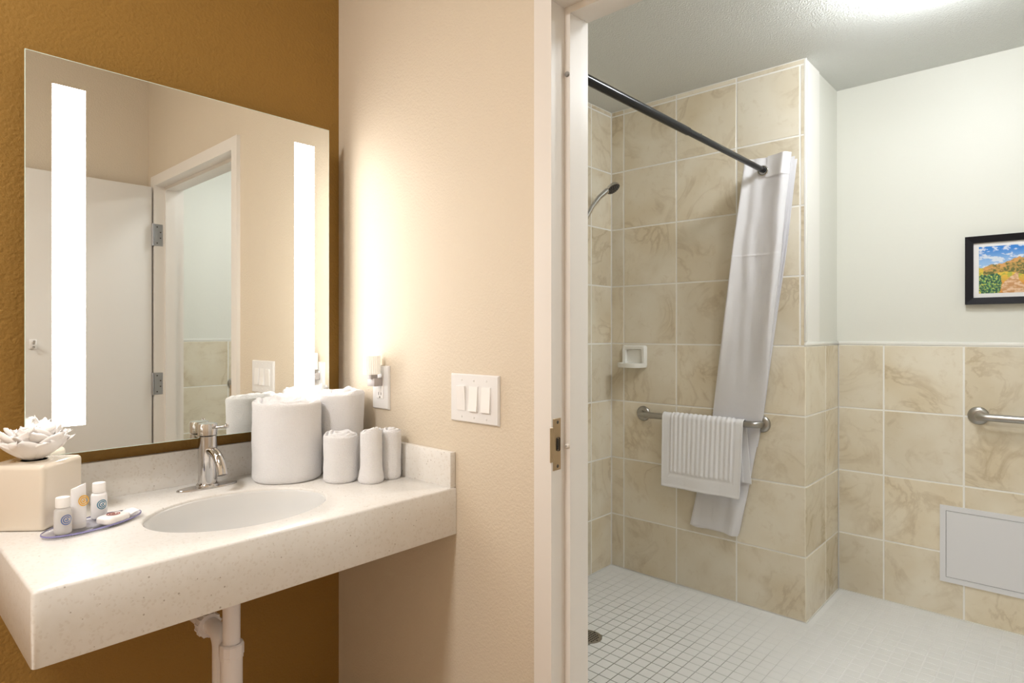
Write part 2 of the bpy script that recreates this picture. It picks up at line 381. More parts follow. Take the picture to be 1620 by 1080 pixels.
# floor drain
d = empty('floor_drain', (*DRAIN, 0), 'round grey metal floor drain grate in the shower mosaic', 'drain')
bm = bmesh.new(); lathe(bm, [(0.0, -0.02), (0.058, -0.02), (0.058, 0.0012), (0.054, 0.0022), (0.050, 0.0018), (0.050, -0.006), (0.0, -0.006)], 40)
fin('ring', bm, M['steel'], d, angle=40)
bm = bmesh.new()
for gx in range(-4, 5):
    for gy in range(-4, 5):
        x, y = gx*0.0115, gy*0.0115
        if math.hypot(x, y) < 0.047: box(bm, (x-0.0036, y-0.0036, -0.005), (x+0.0036, y+0.0036, 0.0008))
fin('grate_hole', bm, M['black'], d)
bm = bmesh.new(); lathe(bm, [(0.0, 0.0005), (0.050, 0.0005), (0.050, -0.0055), (0, -0.0055)], 40); fin('grate', bm, M['steel'], d)

# ------------------------------------------------------------------ door frame and door
fr = empty('door_1', (XS, DY1, 0), 'pale enamelled metal door frame between vanity and shower', 'door frame', kind='structure')
fr.location = (0, 0, 0)
FZ = DZ
def jamb(y, s):   # s=+1: solid towards +y
    return [(1.105, y+0.052*s), (1.105, y), (1.155, y), (1.155, y-0.016*s), (1.204, y-0.016*s), (1.204, y), (1.249, y), (1.249, y+0.052*s), (1.235, y+0.052*s), (1.235, y+0.02*s), (1.12, y+0.02*s), (1.12, y+0.052*s)]
for y, s in ((DY1, 1), (DY0, -1)):
    bm = bmesh.new(); prism(bm, jamb(y, s), 0, FZ+0.052)
    fin('jamb', bm, M['trimwhite'], fr)
bm = bmesh.new()
hp = [(1.1052, FZ+0.0515), (1.1052, FZ), (1.1553, FZ), (1.1553, FZ-0.016), (1.2037, FZ-0.016), (1.2037, FZ), (1.2488, FZ), (1.2488, FZ+0.0515), (1.235, FZ+0.0515), (1.235, FZ+0.02), (1.12, FZ+0.02), (1.12, FZ+0.0515)]
prism(bm, hp, DY0-0.0005, DY1+0.0005, lambda x, z, y: (x, y, z)); fin('head', bm, M['trimwhite'], fr)
# strike plate: T shaped with lip, keyhole and two screws
SZ = 0.9945
sp = boxo('strike_plate', (1.111, DY1-0.0016, SZ-0.06), (1.139, DY1+0.001, SZ+0.06), M['strike'], fr, 0.0006)
boxo('strike_lip', (1.1005, DY1-0.0012, SZ-0.040), (1.1115, DY1+0.001, SZ+0.040), M['strike'], sp, 0.0005)
bm = bmesh.new(); box(bm, (1.1225, DY1-0.0019, SZ-0.016), (1.1335, DY1, SZ+0.016), 0.004, 2); fin('latch_hole', bm, M['black'], sp)
for dz in (-0.051, 0.051):
    bm = bmesh.new(); lathe(bm, [(0, -0.0028), (0.003, -0.0026), (0.0042, -0.0016), (0.0042, 0)], 12, (1.127, DY1, SZ+dz), 'Y'); fin('screw', bm, M['slot'], sp)
for z in (0.34, 0.988, 1.86):
    bm = bmesh.new(); lathe(bm, [(0, -0.005), (0.004, -0.005), (0.006, -0.003), (0.0062, 0.001)], 14, (1.155, DY1-0.0085, z), 'X'); fin('silencer', bm, M['trimwhite'] if z != 1.86 else M['rubber'], fr, True)
    bm = bmesh.new(); lathe(bm, [(0, -0.0056), (0.0016, -0.0056), (0.0016, -0.004)], 8, (1.155, DY1-0.0085, z), 'X'); fin('silencer_pin', bm, M['rubber'], fr)
# the open door leaf, standing at right angles to the wall
dl = empty('door_2', (1.10, DY0-0.03, 0), 'flat white door standing open, seen in the mirror', 'door', kind='structure')
dl.location = (0, 0, 0)
LY1 = DY0-0.008; LY0 = LY1-0.044; LX0, LX1 = 0.186, 1.098
bm = bmesh.new(); box(bm, (LX0, LY0, 0.012), (LX1, LY1, FZ-0.006), 0.003, 2); fin('leaf', bm, M['door'], dl, angle=35)
for z in (0.211, 0.987, 1.763):
    hg = boxo('hinge', (1.107, DY0-0.0004, z-0.057), (1.146, DY0+0.0022, z+0.057), M['hinge'], dl, 0.0008)
    bm = bmesh.new(); tube(bm, [(1.1005, DY0-0.002, z-0.058), (1.1005, DY0-0.002, z+0.058)], 0.0065, 12); fin('knuckle', bm, M['hinge'], hg, angle=40)
    for dx, dz in ((0.012, 0.042), (0.028, 0.015), (0.028, -0.015), (0.012, -0.042)):
        bm = bmesh.new(); lathe(bm, [(0, 0.003), (0.0036, 0.003), (0.004, 0.0015)], 10, (1.107+dx, DY0, z+dz), 'Y'); fin('screw', bm, M['slot'], hg)
bm = bmesh.new(); lathe(bm, [(0.028, 0), (0.028, 0.006), (0.024, 0.009), (0.011, 0.011), (0.010, 0.035), (0, 0.036)], 24, (LX0+0.06, LY1, 0.9945), 'Y')
tube(bm, [(LX0+0.06, LY1+0.032, 0.9945), (LX0+0.1, LY1+0.032, 0.9945), (LX0+0.165, LY1+0.030, 0.9945)], [0.009, 0.009, 0.007], 12); fin('lever_handle', bm, M['steel'], dl, angle=45)
hk = boxo('robe_hook', (0.585, LY1, 1.178), (0.615, LY1+0.005, 1.222), M['cap'], dl, 0.002, 2, True)
bm = bmesh.new(); tube(bm, [(0.6, LY1+0.003, 1.205), (0.6, LY1+0.025, 1.203), (0.6, LY1+0.035, 1.215)], 0.005, 10); tube(bm, [(0.6, LY1+0.003, 1.188), (0.6, LY1+0.018, 1.180), (0.6, LY1+0.028, 1.188)], 0.004, 10); fin('prong', bm, M['chrome'], hk, angle=50)

# ------------------------------------------------------------------ lit mirror
mi = empty('lighted_mirror', (0.665, YW, 0.9683), 'large frameless mirror with two glowing vertical light panels', 'mirror'); mi.location = (0, 0, 0)
mL, mR, mB, mT = 0.2812, 1.0484, 0.9683, 1.8948
boxo('chassis', (mL+0.05, YM+0.0045, mB+0.05), (mR-0.05, YW, mT-0.05), M['chassis'], mi)
ew = 0.0012
boxo('mirror_glass', (mL+ew, YM, mB+ew), (mR-ew, YM+0.005, mT-ew), M['mirror'], mi)
for a, b in (((mL, mB), (mL+ew, mT)), ((mR-ew, mB), (mR, mT)), ((mL+ew, mT-ew), (mR-ew, mT)), ((mL+ew, mB), (mR-ew, mB+ew))):
    boxo('glass_edge', (a[0], YM-0.0001, a[1]), (b[0], YM+0.005, b[1]), M['edge'], mi)
for x0, x1 in ((0.3315, 0.397), (0.9315, 0.997)):
    boxo('light_panel', (x0, YM-0.0004, 1.0335), (x1, YM+0.001, 1.831), M['panel'], mi)

# ------------------------------------------------------------------ vanity counter
vc = empty('vanity_counter', (0, 0, 0), 'white speckled quartz vanity counter with deep front apron', 'counter')
SCX, SCY, SA, SB = 0.645, 1.468, 0.205, 0.163
X0, X1, Y0, Y1 = XL, XS-0.0005, YF, YW-0.0005
def rect_ray(ang, ins):
    ch = 0.006
    x0, x1, y0, y1 = X0+ins, X1-ins, Y0+ins, Y1-ins
    poly = [(x0+ch, y0), (x1-ch*.2, y0), (x1, y0+ch*.2), (x1, y1), (x0, y1), (x0, y0+ch), (x0+ch*.29, y0+ch*.29)]
    dx, dy = math.cos(ang), math.sin(ang); best = None
    for (ax, ay), (bx, by) in zip(poly, poly[1:]+poly[:1]):
        ex, ey = bx-ax, by-ay; den = dx*ey-dy*ex
        if abs(den) < 1e-9: continue
        t = ((ax-SCX)*ey-(ay-SCY)*ex)/den; u = ((ax-SCX)*dy-(ay-SCY)*dx)/den
        if t > 0 and -1e-6 <= u <= 1+1e-6 and (best is None or t < best): best = t
    return (SCX+dx*best, SCY+dy*best)
angs = [2*PI*k/160 for k in range(160)]
for x, y in ((X0+0.006, Y0), (X0, Y0+0.006), (X0+.0018, Y0+.0018), (X1, Y1), (X0, Y1), (X1, Y0)):
    angs.append(math.atan2(y-SCY, x-SCX) % (2*PI))
angs = sorted(set(round(a, 6) for a in angs))
bm = bmesh.new(); rings = []
for sc, z in ((0.995, ZC-0.03), (0.995, ZC-0.004), (1.003, ZC-0.0012), (1.012, ZC)):
    ring = []
    for a in angs:
        r = 1/math.sqrt((math.cos(a)/SA)**2+(math.sin(a)/SB)**2)*sc
        ring.append(bm.verts.new((SCX+r*math.cos(a), SCY+r*math.sin(a), z)))
    rings.append(ring)
for ins, z in ((0.005, ZC), (0.0015, ZC-0.0015), (0, ZC-0.005), (0, ZB+0.001), (0.001, ZB), (0.03, ZB), (0.03, ZC-0.03)):
    rings.append([bm.verts.new((*rect_ray(a, ins), z)) for a in angs])
rings.append(rings[0])
n = len(angs)
for p, q in zip(rings, rings[1:]):
    for k in range(n):
        if len({p[k], p[(k+1) % n], q[(k+1) % n], q[k]}) == 4: bm.faces.new((p[k], p[(k+1) % n], q[(k+1) % n], q[k]))
fin('worktop', bm, M['quartz'], vc, angle=50)
boxo('backsplash', (XL+0.001, YW-0.019, ZC-0.0005), (XS-0.02, YW-0.0005, ZST), M['quartz'], vc, 0.0015, 2, True)
boxo('side_splash', (XS-0.019, YF+0.004, ZC-0.0005), (XS-0.0005, YW-0.0005, ZST), M['quartz'], vc, 0.0015, 2, True)
# sink
sk = empty('sink_basin', (SCX, SCY, ZC-0.03), 'oval white undermount sink set into the quartz counter', 'sink')
bm = bmesh.new(); pr = []
for i in range(15):
    t = i/14; pr.append((1.05*math.cos(t*PI/2)**0.55 if i < 14 else 0.12, -0.118*math.sin(t*PI/2)**1.0))
pr = [(1.02, 0.022), (0.997, 0.0245), (0.985, 0.020)] + [(r*0.965/1.05 if i < 13 else r, z*0.95) for i, (r, z) in enumerate(pr[1:])]
rings = [[bm.verts.new((r*SA*math.cos(2*PI*k/96), r*SB*math.sin(2*PI*k/96), z)) for k in range(96)] for r, z in pr]
for p, q in zip(rings, rings[1:]):
    for k in range(96): bm.faces.new((p[k], p[(k+1) % 96], q[(k+1) % 96], q[k]))
bm.faces.new(rings[-1])
o = fin('bowl', bm, M['sink'], sk, True, recalc=True); solid(o, 0.006, -1)
bm = bmesh.new(); lathe(bm, [(0, -0.114), (0.014, -0.114), (0.016, -0.116), (0.023, -0.1155), (0.024, -0.118)], 28); fin('drain_ring', bm, M['chrome'], sk, angle=50)

# ------------------------------------------------------------------ faucet
FX, FY = 0.667, 1.722
fa = empty('faucet', (FX, FY, ZC), 'polished chrome single lever faucet on an oblong base plate', 'faucet')
bm = bmesh.new(); P = []
for k in range(48):
    a = 2*PI*k/48; P.append((0.052*(1 if math.cos(a) > 0 else -1)*min(1, abs(math.cos(a))*1.0) + 0.026*math.cos(a), 0.026*math.sin(a)))
rr = [[bm.verts.new((x*s, y*s, z)) for x, y in P] for s, z in ((1, 0), (1, 0.003), (0.975, 0.0045))]
for p, q in zip(rr, rr[1:]):
    for k in range(48): bm.faces.new((p[k], p[(k+1) % 48], q[(k+1) % 48], q[k]))
bm.faces.new(rr[-1]); bm.faces.new(list(reversed(rr[0]))); fin('base_plate', bm, M['chrome'], fa, angle=40)
bm = bmesh.new(); lathe(bm, [(0.0285, 0.004), (0.0285, 0.010), (0.027, 0.012), (0.0235, 0.013), (0.0235, 0.138), (0.0225, 0.139)], 40); fin('body', bm, M['chrome'], fa, angle=40)
bm = bmesh.new(); sp = [(0, 0.0, 0.100), (0, -0.030, 0.100)] + [(0, -0.030-0.062*math.sin(t), 0.100-0.062*(1-math.cos(t))*0.95) for t in [i/10*1.28 for i in range(1, 11)]]
tp = Vector(sp[-1]); dr = (tp-Vector(sp[-2])).normalized(); sp.append(tuple(tp+dr*0.012))
tube(bm, sp, 0.0125, 20); fin('spout', bm, M['chrome'], fa, angle=45)
bm = bmesh.new(); e0 = Vector(sp[-1]); tube(bm, [e0, e0+dr*0.0006], 0.0098, 18); fin('aerator', bm, M['graphite'], fa)
bm = bmesh.new(); lathe(bm, [(0.0225, 0.1405), (0.024, 0.1415), (0.024, 0.168), (0.0225, 0.1715), (0, 0.172)], 40); hd = fin('handle', bm, M['chrome'], fa, angle=35)
bm = bmesh.new(); q = Vector((0.030, -0.052, 0)).normalized(); tube(bm, [q*0.02+Vector((0, 0, 0.161)), q*0.056+Vector((0, 0, 0.166))], [0.0042, 0.0036], 12)
lathe(bm, [(0.0065*math.sin(PI*i/8), -0.0065*math.cos(PI*i/8)) for i in range(9)], 14, tuple(q*0.058+Vector((0, 0, 0.1663)))); fin('lever', bm, M['chrome'], hd, angle=60)

# ------------------------------------------------------------------ waste pipe under the counter
PX, PY = 0.62, 1.462
wp = empty('drain_pipe', (PX, PY, 0), 'white plastic waste trap hanging under the vanity counter', 'pipe')
bm = bmesh.new(); tube(bm, [(0, 0, 0.694), (0, 0, 0.50)], 0.0195, 24); fin('tailpiece', bm, M['pvc'], wp, angle=40)
bm = bmesh.new(); lathe(bm, [(0.0195, 0.492), (0.026, 0.492), (0.026, 0.499), (0.0275, 0.501), (0.0275, 0.524), (0.0245, 0.528), (0.0195, 0.528)], 12); fin('slip_nut', bm, M['pvc'], wp)
bm = bmesh.new(); RX, RYO = 0.014, 0.095; rv = Vector((RX, RYO, 0)); rl = rv.length; rv.normalize()
pts = [Vector((0, 0, 0.495)), Vector((0, 0, 0.37))] + arc(rv*rl/2+Vector((0, 0, 0.37)), PI, 2*PI, rl/2, rv, (0, 0, 1), 14)
tube(bm, pts, [0.0245]*2+[0.021]*15, 24); fin('trap_bend', bm, M['pvc'], wp, angle=40)
bm = bmesh.new(); tube(bm, [(RX, RYO, 0.365), (RX, RYO, 0.475)] + arc((RX, RYO+0.035, 0.48), PI, PI/2, 0.035, (0, 1, 0), (0, 0, 1), 8) + [(RX-0.004, 0.17, 0.515)], 0.0195, 24); fin('elbow', bm, M['pvc'], wp, angle=40)
bm = bmesh.new(); lathe(bm, [(0.0195, 0.352), (0.0265, 0.352), (0.0265, 0.374), (0.0195, 0.378)], 12, (RX, RYO, 0)); fin('slip_nut', bm, M['pvc'], wp)
bm = bmesh.new(); lathe(bm, [(0.0195, 0.150), (0.029, 0.150), (0.029, 0.172), (0.025, 0.176), (0.0185, 0.176)], 14, (0.01, 0, 0.515), 'Y')
for k in range(14):
    a = 2*PI*k/14; box(bm, (0.01+0.0285*math.sin(a)-0.0022, 0.152, 0.515+0.0285*math.cos(a)-0.0022), (0.01+0.0285*math.sin(a)+0.0022, 0.171, 0.515+0.0285*math.cos(a)+0.0022))
fin('slip_nut', bm, M['pvc'], wp)
bm = bmesh.new(); tube(bm, [(0.01, 0.16, 0.515), (0.01, YW-PY, 0.515)], 0.0185, 24); fin('wall_arm', bm, M['pvc'], wp, angle=40)
bm = bmesh.new(); lathe(bm, [(0.019, -0.012), (0.03, -0.010), (0.042, -0.004), (0.043, 0)], 28, (0.01, YW-PY, 0.515), 'Y'); fin('escutcheon', bm, M['brown'], wp, angle=40)

# ------------------------------------------------------------------ rolled towels
def roll(name, x, y, r, ht, label, turns=4, sx=1, sy=1, rz=0, taper=0.0, foot=0.0, seed=0, group='rolled towels on the counter'):
    N = 112; bm = bmesh.new(); so = Vector((seed*7.3, seed*3.1, 0))
    def rad(a, z):
        t = z/ht
        k = 1 - taper*t + foot*(1-ss(0.0, 0.33, t)) + 0.015*math.sin(2*a+seed) + 0.03*(noise.noise(Vector((math.cos(a)*1.5, math.sin(a)*1.5, t*3))+so)) + 0.014*noise.noise(Vector((math.cos(a)*5, math.sin(a)*5, t*9))+so)
        seam = (a-0.6-rz) % (2*PI)
        k -= 0.045*math.exp(-(seam/0.05)**2) if seam < PI else 0.0
        return r*k
    def pt(a, z, q):
        rr = rad(a, z)*q; x_, y_ = rr*math.cos(a)*sx, rr*math.sin(a)*sy
        dx = 0.012*ht/0.2*math.sin(seed+z*6)*0.4
        return Vector((x_+dx, y_, z))
    rings = []
    for q, z in ((0.3, 0.001), (0.86, 0.0), (0.95, 0.003), (1.0, 0.010)): rings.append([bm.verts.new(pt(2*PI*k/N, z, q)) for k in range(N)])
    for i in range(1, 22): z = 0.01+(ht-0.028)*i/21; rings.append([bm.verts.new(pt(2*PI*k/N, z, 1)) for k in range(N)])
    for dz, q in ((0.010, 0.992), (0.015, 0.97), (0.018, 0.945)): rings.append([bm.verts.new(pt(2*PI*k/N, ht-0.018+dz*0.6, q)) for k in range(N)])
    nr = 26
    for i in range(1, nr):
        q = 0.945*(1-i/nr); ring = []
        for k in range(N):
            a = 2*PI*k/N
            ph = (q*turns - a/(2*PI)) % 1.0
            g = math.exp(-((ph-0.5)/0.16)**2)
            p = pt(a, ht-0.007, q)
            p.z += 0.006*(1-q**2) - 0.016*g*ss(0.02, 0.2, q) + 0.011*noise.noise(Vector((p.x*30, p.y*30, 1.0))+so)
            ring.append(bm.verts.new(p))
        rings.append(ring)
    for ring in rings[20:]:
        for v in ring: v.co.z += 0.05*v.co.x*math.cos(seed*2)+0.05*v.co.y*math.sin(seed*2)
    for p, q in zip(rings, rings[1:]):
        for k in range(N): bm.faces.new((p[k], p[(k+1) % N], q[(k+1) % N], q[k]))
    bm.faces.new(list(reversed(rings[0]))); bm.faces.new(rings[-1])
    o = fin(name, bm, M['towel'], None, True, (x, y, ZC)); o.rotation_euler = (0, 0, rz)
    return tag(o, label, 'towel', group)
roll('rolled_bath_towel', 0.856, 1.660, 0.0845, 0.230, 'big rolled white bath towel standing nearest the faucet', 4.2, seed=1, rz=-0.47, sx=1.09, sy=0.98)
roll('rolled_bath_towel', 1.024, 1.650, 0.0715, 0.243, 'big rolled white bath towel standing in the corner by the outlet', 4, seed=2.4, rz=2.0)
roll('rolled_hand_towel', 0.950, 1.526, 0.047, 0.138, 'medium rolled white hand towel between the bath towels and washcloths', 3.5, seed=3.3, rz=1.2)
roll('rolled_washcloth', 0.997, 1.452, 0.0315, 0.148, 'thin rolled white washcloth with flared foot, front of the group', 2.6, seed=4.1, rz=2.8, taper=0.06, foot=0.16, group='rolled washcloths on the counter')
roll('rolled_washcloth', 1.066, 1.452, 0.0305, 0.142, 'thin rolled white washcloth against the side splash', 2.6, seed=5.7, rz=0.2, taper=-0.02, foot=0.02, group='rolled washcloths on the counter')

# ------------------------------------------------------------------ tissue box cover
TB = (0.2855, 1.676); TS = 0.128
tb = empty('tissue_box_cover', (*TB, ZC), 'cream glazed square tissue box cover at the counter end', 'tissue box', rz=math.radians(45))
bm = bmesh.new(); box(bm, (-TS/2, -TS/2, 0), (TS/2, TS/2, 0.138), 0.010, 4)
fin('cover', bm, M['ceramic'], tb, angle=50)
bm = bmesh.new(); lathe(bm, [(0.034, 0.1376), (0.031, 0.1392), (0.027, 0.1392), (0.024, 0.1384)], 40); fin('opening_rim', bm, M['ceramic'], tb, True)
bm = bmesh.new(); lathe(bm, [(0, 0.1386), (0.024, 0.1386)], 32); fin('opening', bm, M['slot'], tb)
ts = empty('tissue', (*TB, ZC+0.138), 'crumpled white tissue fanned like a flower from the cream box', 'tissue')
def petal(a, tilt, ln, wd, seed, z0=0.0, r0=0.012):
    bm = bmesh.new(); so = Vector((seed*5.1, seed*2.3, seed))
    def fn(u, v):
        s = (u-0.5)*2
        wv = wd*(0.35+0.65*math.sin(min(1, v*1.15)*PI/2))*(1 - 0.88*ss(0.60, 1.0, v))
        r = r0 + ln*v*math.sin(tilt)*(1.0-0.10*v) ; z = z0 + ln*v*math.cos(tilt) + 0.020*v*v*math.sin(tilt) - 0.0
        lat = s*wv
        curl = 0.30*abs(s)**2*wd
        nz = noise.noise(Vector((u*2.5, v*2.5, 0))+so)*0.010*v + noise.noise(Vector((u*6, v*5, 3))+so)*0.004*v
        p = Vector((r-curl+nz, lat, z+0.5*curl+nz*0.8 - 0.008*ss(0.8, 1, v)))
        return Matrix.Rotation(a, 3, 'Z') @ p
    grid(bm, 15, 15, fn); o = fin('fold', bm, M['tissue'], ts, True); solid(o, 0.0006)
k = 0
for cnt, tilt, ln, wd, off in ((8, 1.12, 0.073, 0.036, 0.2), (8, 0.88, 0.078, 0.036, 0.65), (7, 0.60, 0.076, 0.032, 0.1), (5, 0.3, 0.062, 0.026, 0.5)):
    for i in range(cnt):
        k += 1; petal(2*PI*i/cnt+off+random.uniform(-.15, .15), tilt+random.uniform(-.1, .1), ln*random.uniform(.9, 1.1), wd*random.uniform(.9, 1.15), k)

# ------------------------------------------------------------------ amenity tray and toiletries
TR = (0.368, 1.556); TZ = ZC+0.0045
tr = empty('amenity_tray', (*TR, ZC), 'clear oval acrylic tray holding the toiletries', 'tray', rz=math.radians(20))
bm = bmesh.new(); pr = [(0, 0.0015), (0.90, 0.0015), (0.96, 0.0035), (1.0, 0.0065), (0.985, 0.0085), (0.94, 0.0055), (0.88, 0.0042), (0, 0.0042)]
rr = []
lathe(bm, pr, 72, sx=0.102, sy=0.050); fin('dish', bm, M['acrylic'], tr, angle=50)
bm = bmesh.new(); pr = [(1.0005, 0.0055), (1.006, 0.0070), (1.0, 0.0088), (0.99, 0.0086)]
lathe(bm, pr, 72, sx=0.102, sy=0.050)
for f in [f for f in bm.faces if len(f.verts) > 4]: bm.faces.remove(f)
fin('rim', bm, M['acrylicedge'], tr, True)
def logo(parent, mt, R, ac, zc, r, flat=None):
    # ring with a letter c inside, laid on a cylinder of radius R around z (or a flat spot when flat is a matrix)
    def put(x, y):
        if flat is not None: return flat @ Vector((x, y, 0))
        a = ac + x/R; return Vector((R*math.cos(a), R*math.sin(a), zc+y))
    def band(r0, r1, a0, a1, n, nm):
        bm = bmesh.new(); p = []
        for i in range(n+1):
            a = a0+(a1-a0)*i/n; p.append([bm.verts.new(put(q*math.cos(a), q*math.sin(a))) for q in (r0, r1)])
        for u, v in zip(p, p[1:]): bm.faces.new((u[0], u[1], v[1], v[0]))
        fin(nm, bm, mt, parent)
    band(r*0.80, r, 0, 2*PI, 32, 'logo_ring'); band(r*0.46, r*0.66, 0.15*PI, 1.85*PI, 24, 'logo_letter')
    band(r*0.10, r*0.30, 0.9*PI, 2.6*PI, 12, 'logo_letter')
def bottle(x, y, body, label, lm, ac, hb=0.052):
    b = empty('toiletry_bottle', (x, y, TZ), label, 'bottle', 'little hotel bottles on the tray')
    bm = bmesh.new(); lathe(bm, [(0, 0.001), (0.012, 0.0), (0.0150, 0.002), (0.0155, 0.004), (0.0155, hb-0.006), (0.0140, hb-0.001), (0.0105, hb+0.001), (0.0105, hb+0.003), (0, hb+0.003)], 28); fin('body', bm, body, b, angle=45)
    bm = bmesh.new(); lathe(bm, [(0, hb+0.0025), (0.0128, hb+0.0025), (0.0128, hb+0.021), (0.0118, hb+0.0225), (0, hb+0.0228)], 28); fin('cap', bm, M['cap'], b, angle=45)
    logo(b, lm, 0.01575, ac, hb*0.58, 0.0105)
    return b
bottle(0.3075, 1.529, M['clearbottle'], 'small clear lotion bottle with blue round logo at tray front', M['blueprint'], -1.33)
bottle(0.3875, 1.598, M['whitebottle'], 'small white bottle with teal round logo behind the soap', M['tealprint'], -1.40, 0.056)
tu = empty('toiletry_tube', (0.340, 1.556, TZ), 'white squeeze tube with yellow round logo standing on its cap', 'tube', rz=math.radians(22))
bm = bmesh.new(); rings = []
for i in range(14):
    t = i/13; z = 0.010+0.076*t; a_ = 0.0145+0.0015*t; b_ = 0.0125*(1-t)**0.6+0.0012
    rings.append([bm.verts.new((a_*math.cos(2*PI*k/32), b_*math.sin(2*PI*k/32), z + (0.0035*math.cos(2*PI*k/32) if t == 1 else 0))) for k in range(32)])
for p, q in zip(rings, rings[1:]):
    for k in range(32): bm.faces.new((p[k], p[(k+1) % 32], q[(k+1) % 32], q[k]))
bm.faces.new(rings[-1]); bm.faces.new(list(reversed(rings[0]))); fin('body', bm, M['whitebottle'], tu, angle=50)
bm = bmesh.new(); lathe(bm, [(0, 0), (0.0138, 0), (0.0140, 0.002), (0.0140, 0.010), (0, 0.0102)], 28); fin('cap', bm, M['cap'], tu, angle=45)
fm = Matrix.Translation((0.0035, -0.0113, 0.056)) @ Matrix.Rotation(math.radians(83), 4, 'X'); logo(tu, M['yellowprint'], 1, 0, 0, 0.0112, fm)
so = empty('wrapped_soap', (0.400, 1.540, TZ), 'flat soap bar in white wrapper with red round logo', 'soap', rz=math.radians(28))
bm = bmesh.new()
def soapf(u, v):
    a = 2*PI*u; e = v*PI-PI/2
    ca, sa = math.cos(a), math.sin(a); q = (abs(ca)**4+abs(sa)**4)**-0.25
    k = max(0.0, math.cos(e))**0.45
    x = 0.030*q*ca*k; y = 0.021*q*sa*k; z = 0.009+0.0088*math.copysign(abs(math.sin(e))**0.55, math.sin(e))
    nn = noise.noise(Vector((x*90, y*90, z*90)))*0.0012*(1 if abs(z-0.009) < 0.0075 else 0.2)
    return Vector((x+nn, y+nn, max(0.0005, z)))
grid(bm, 41, 17, soapf); bmesh.ops.remove_doubles(bm, verts=bm.verts, dist=1e-5); fin('bar', bm, M['wrapper'], so, True)
bm = bmesh.new(); grid(bm, 9, 9, lambda u, v: Vector((0.028+0.026*u, (v-0.5)*(0.034+0.012*u), 0.009+0.007*u+0.002*math.sin(v*9+u*3)))); o = fin('wrapper_flap', bm, M['wrapper'], so, True); solid(o, 0.0006)
logo(so, M['redprint'], 1, 0, 0, 0.0130, Matrix.Translation((0, 0, 0.0184)))

# ------------------------------------------------------------------ switches, outlet, night light
def rocker_plate():
    yc, zc = 1.157, 1.081
    s = empty('light_switch', (XS, yc, zc), 'white three gang wall plate with three rocker switches', 'switch')
    bm = bmesh.new(); wd, ht, th = 0.0895, 0.0635, 0.0075
    rr = [[bm.verts.new((x, y*k, z*k2)) for y, z in ((-wd, -ht), (wd, -ht), (wd, ht), (-wd, ht))] for x, k, k2 in ((0, 1, 1), (-0.003, 1, 1), (-th, 0.965, 0.95))]
    for p, q in zip(rr, rr[1:]):
        for i in range(4): bm.faces.new((p[i], p[(i+1) % 4], q[(i+1) % 4], q[i]))
    bm.faces.new(rr[-1]); bm.faces.new(list(reversed(rr[0]))); fin('plate', bm, M['plastic'], s)
    for i, y in enumerate((0.046, 0, -0.046)):
        t = (0.004, -0.005, -0.0035)[i]
        boxo('rocker_frame', (-th-0.0006, y-0.0172, -0.034), (-th+0.001, y+0.0172, 0.034), M['plastic'], s)
        bm = bmesh.new(); w2, h2 = 0.0155, 0.0318
        pts = [(-h2, -th-0.0012-max(0, t)), (h2, -th-0.0012-max(0, -t)), (0, -th-0.0035)] 
        poly = [(-th+0.001, -h2), (-th-0.0015-max(0, -t)*1.0, -h2), (-th-0.0030, 0), (-th-0.0015-max(0, t)*1.0, h2), (-th+0.001, h2)]
        prism(bm, poly, y-w2, y+w2, lambda x, z, yy: (x, yy, z)); fin('rocker', bm, M['cap'], s)
        for z in (-0.0485, 0.0485):
            bm = bmesh.new(); lathe(bm, [(0, -0.0016), (0.0028, -0.0014), (0.0036, 0)], 12, (-th+0.0004, y, z), 'X'); fin('screw', bm, M['plastic'], s)
rocker_plate()
oy, oz = 1.566, 1.087
ou = empty('power_outlet', (XS, oy, oz), 'white wall outlet plate behind the rolled towels', 'outlet')
bm = bmesh.new(); wd, ht, th = 0.041, 0.066, 0.0075
rr = [[bm.verts.new((x, y*k, z*k2)) for y, z in ((-wd, -ht), (wd, -ht), (wd, ht), (-wd, ht))] for x, k, k2 in ((0, 1, 1), (-0.003, 1, 1), (-th, 0.93, 0.95))]
for p, q in zip(rr, rr[1:]):
    for i in range(4): bm.faces.new((p[i], p[(i+1) % 4], q[(i+1) % 4], q[i]))
bm.faces.new(rr[-1]); bm.faces.new(list(reversed(rr[0]))); fin('plate', bm, M['plastic'], ou)
rc = boxo('receptacle', (-th-0.002, -0.0168, -0.0335), (-th+0.001, 0.0168, 0.0335), M['cap'], ou, 0.0008)
for zc in (-0.019,):
    for y, h_ in ((0.0064, 0.0045), (-0.0064, 0.0038)): boxo('slot', (-th-0.0023, y-0.0011, zc-h_), (-th-0.001, y+0.0011, zc+h_), M['slot'], rc)
    bm = bmesh.new(); lathe(bm, [(0, -0.0004), (0.0026, -0.0003), (0.0026, 0.001)], 12, (-th-0.002, 0, zc-0.0105), 'X'); fin('ground_hole', bm, M['slot'], rc)
boxo('test_button', (-th-0.0032, -0.006, -0.003), (-th-0.001, 0.006, 0.003), M['plastic'], rc)
nl = empty('night_light', (XS-th-0.002, oy+0.004, oz+0.019), 'small plug-in night light with ribbed clear shade in the outlet', 'night light')
boxo('adapter', (-0.030, -0.019, -0.014), (-0.0002, 0.019, 0.010), M['plastic2'], nl, 0.002, 2, True)
boxo('neck', (-0.036, -0.011, 0.008), (-0.012, 0.011, 0.024), M['plastic2'], nl, 0.002, 2, True)
bm = bmesh.new(); prism(bm, [(-0.026+0.024*math.cos(a)*(1+0.03*math.cos(24*a)), 0.027*math.sin(a)*(1+0.03*math.cos(24*a))) for a in [2*PI*i/96 for i in range(96)]], 0.022, 0.078); fin('shade', bm, M['nightglow'], nl, angle=60)

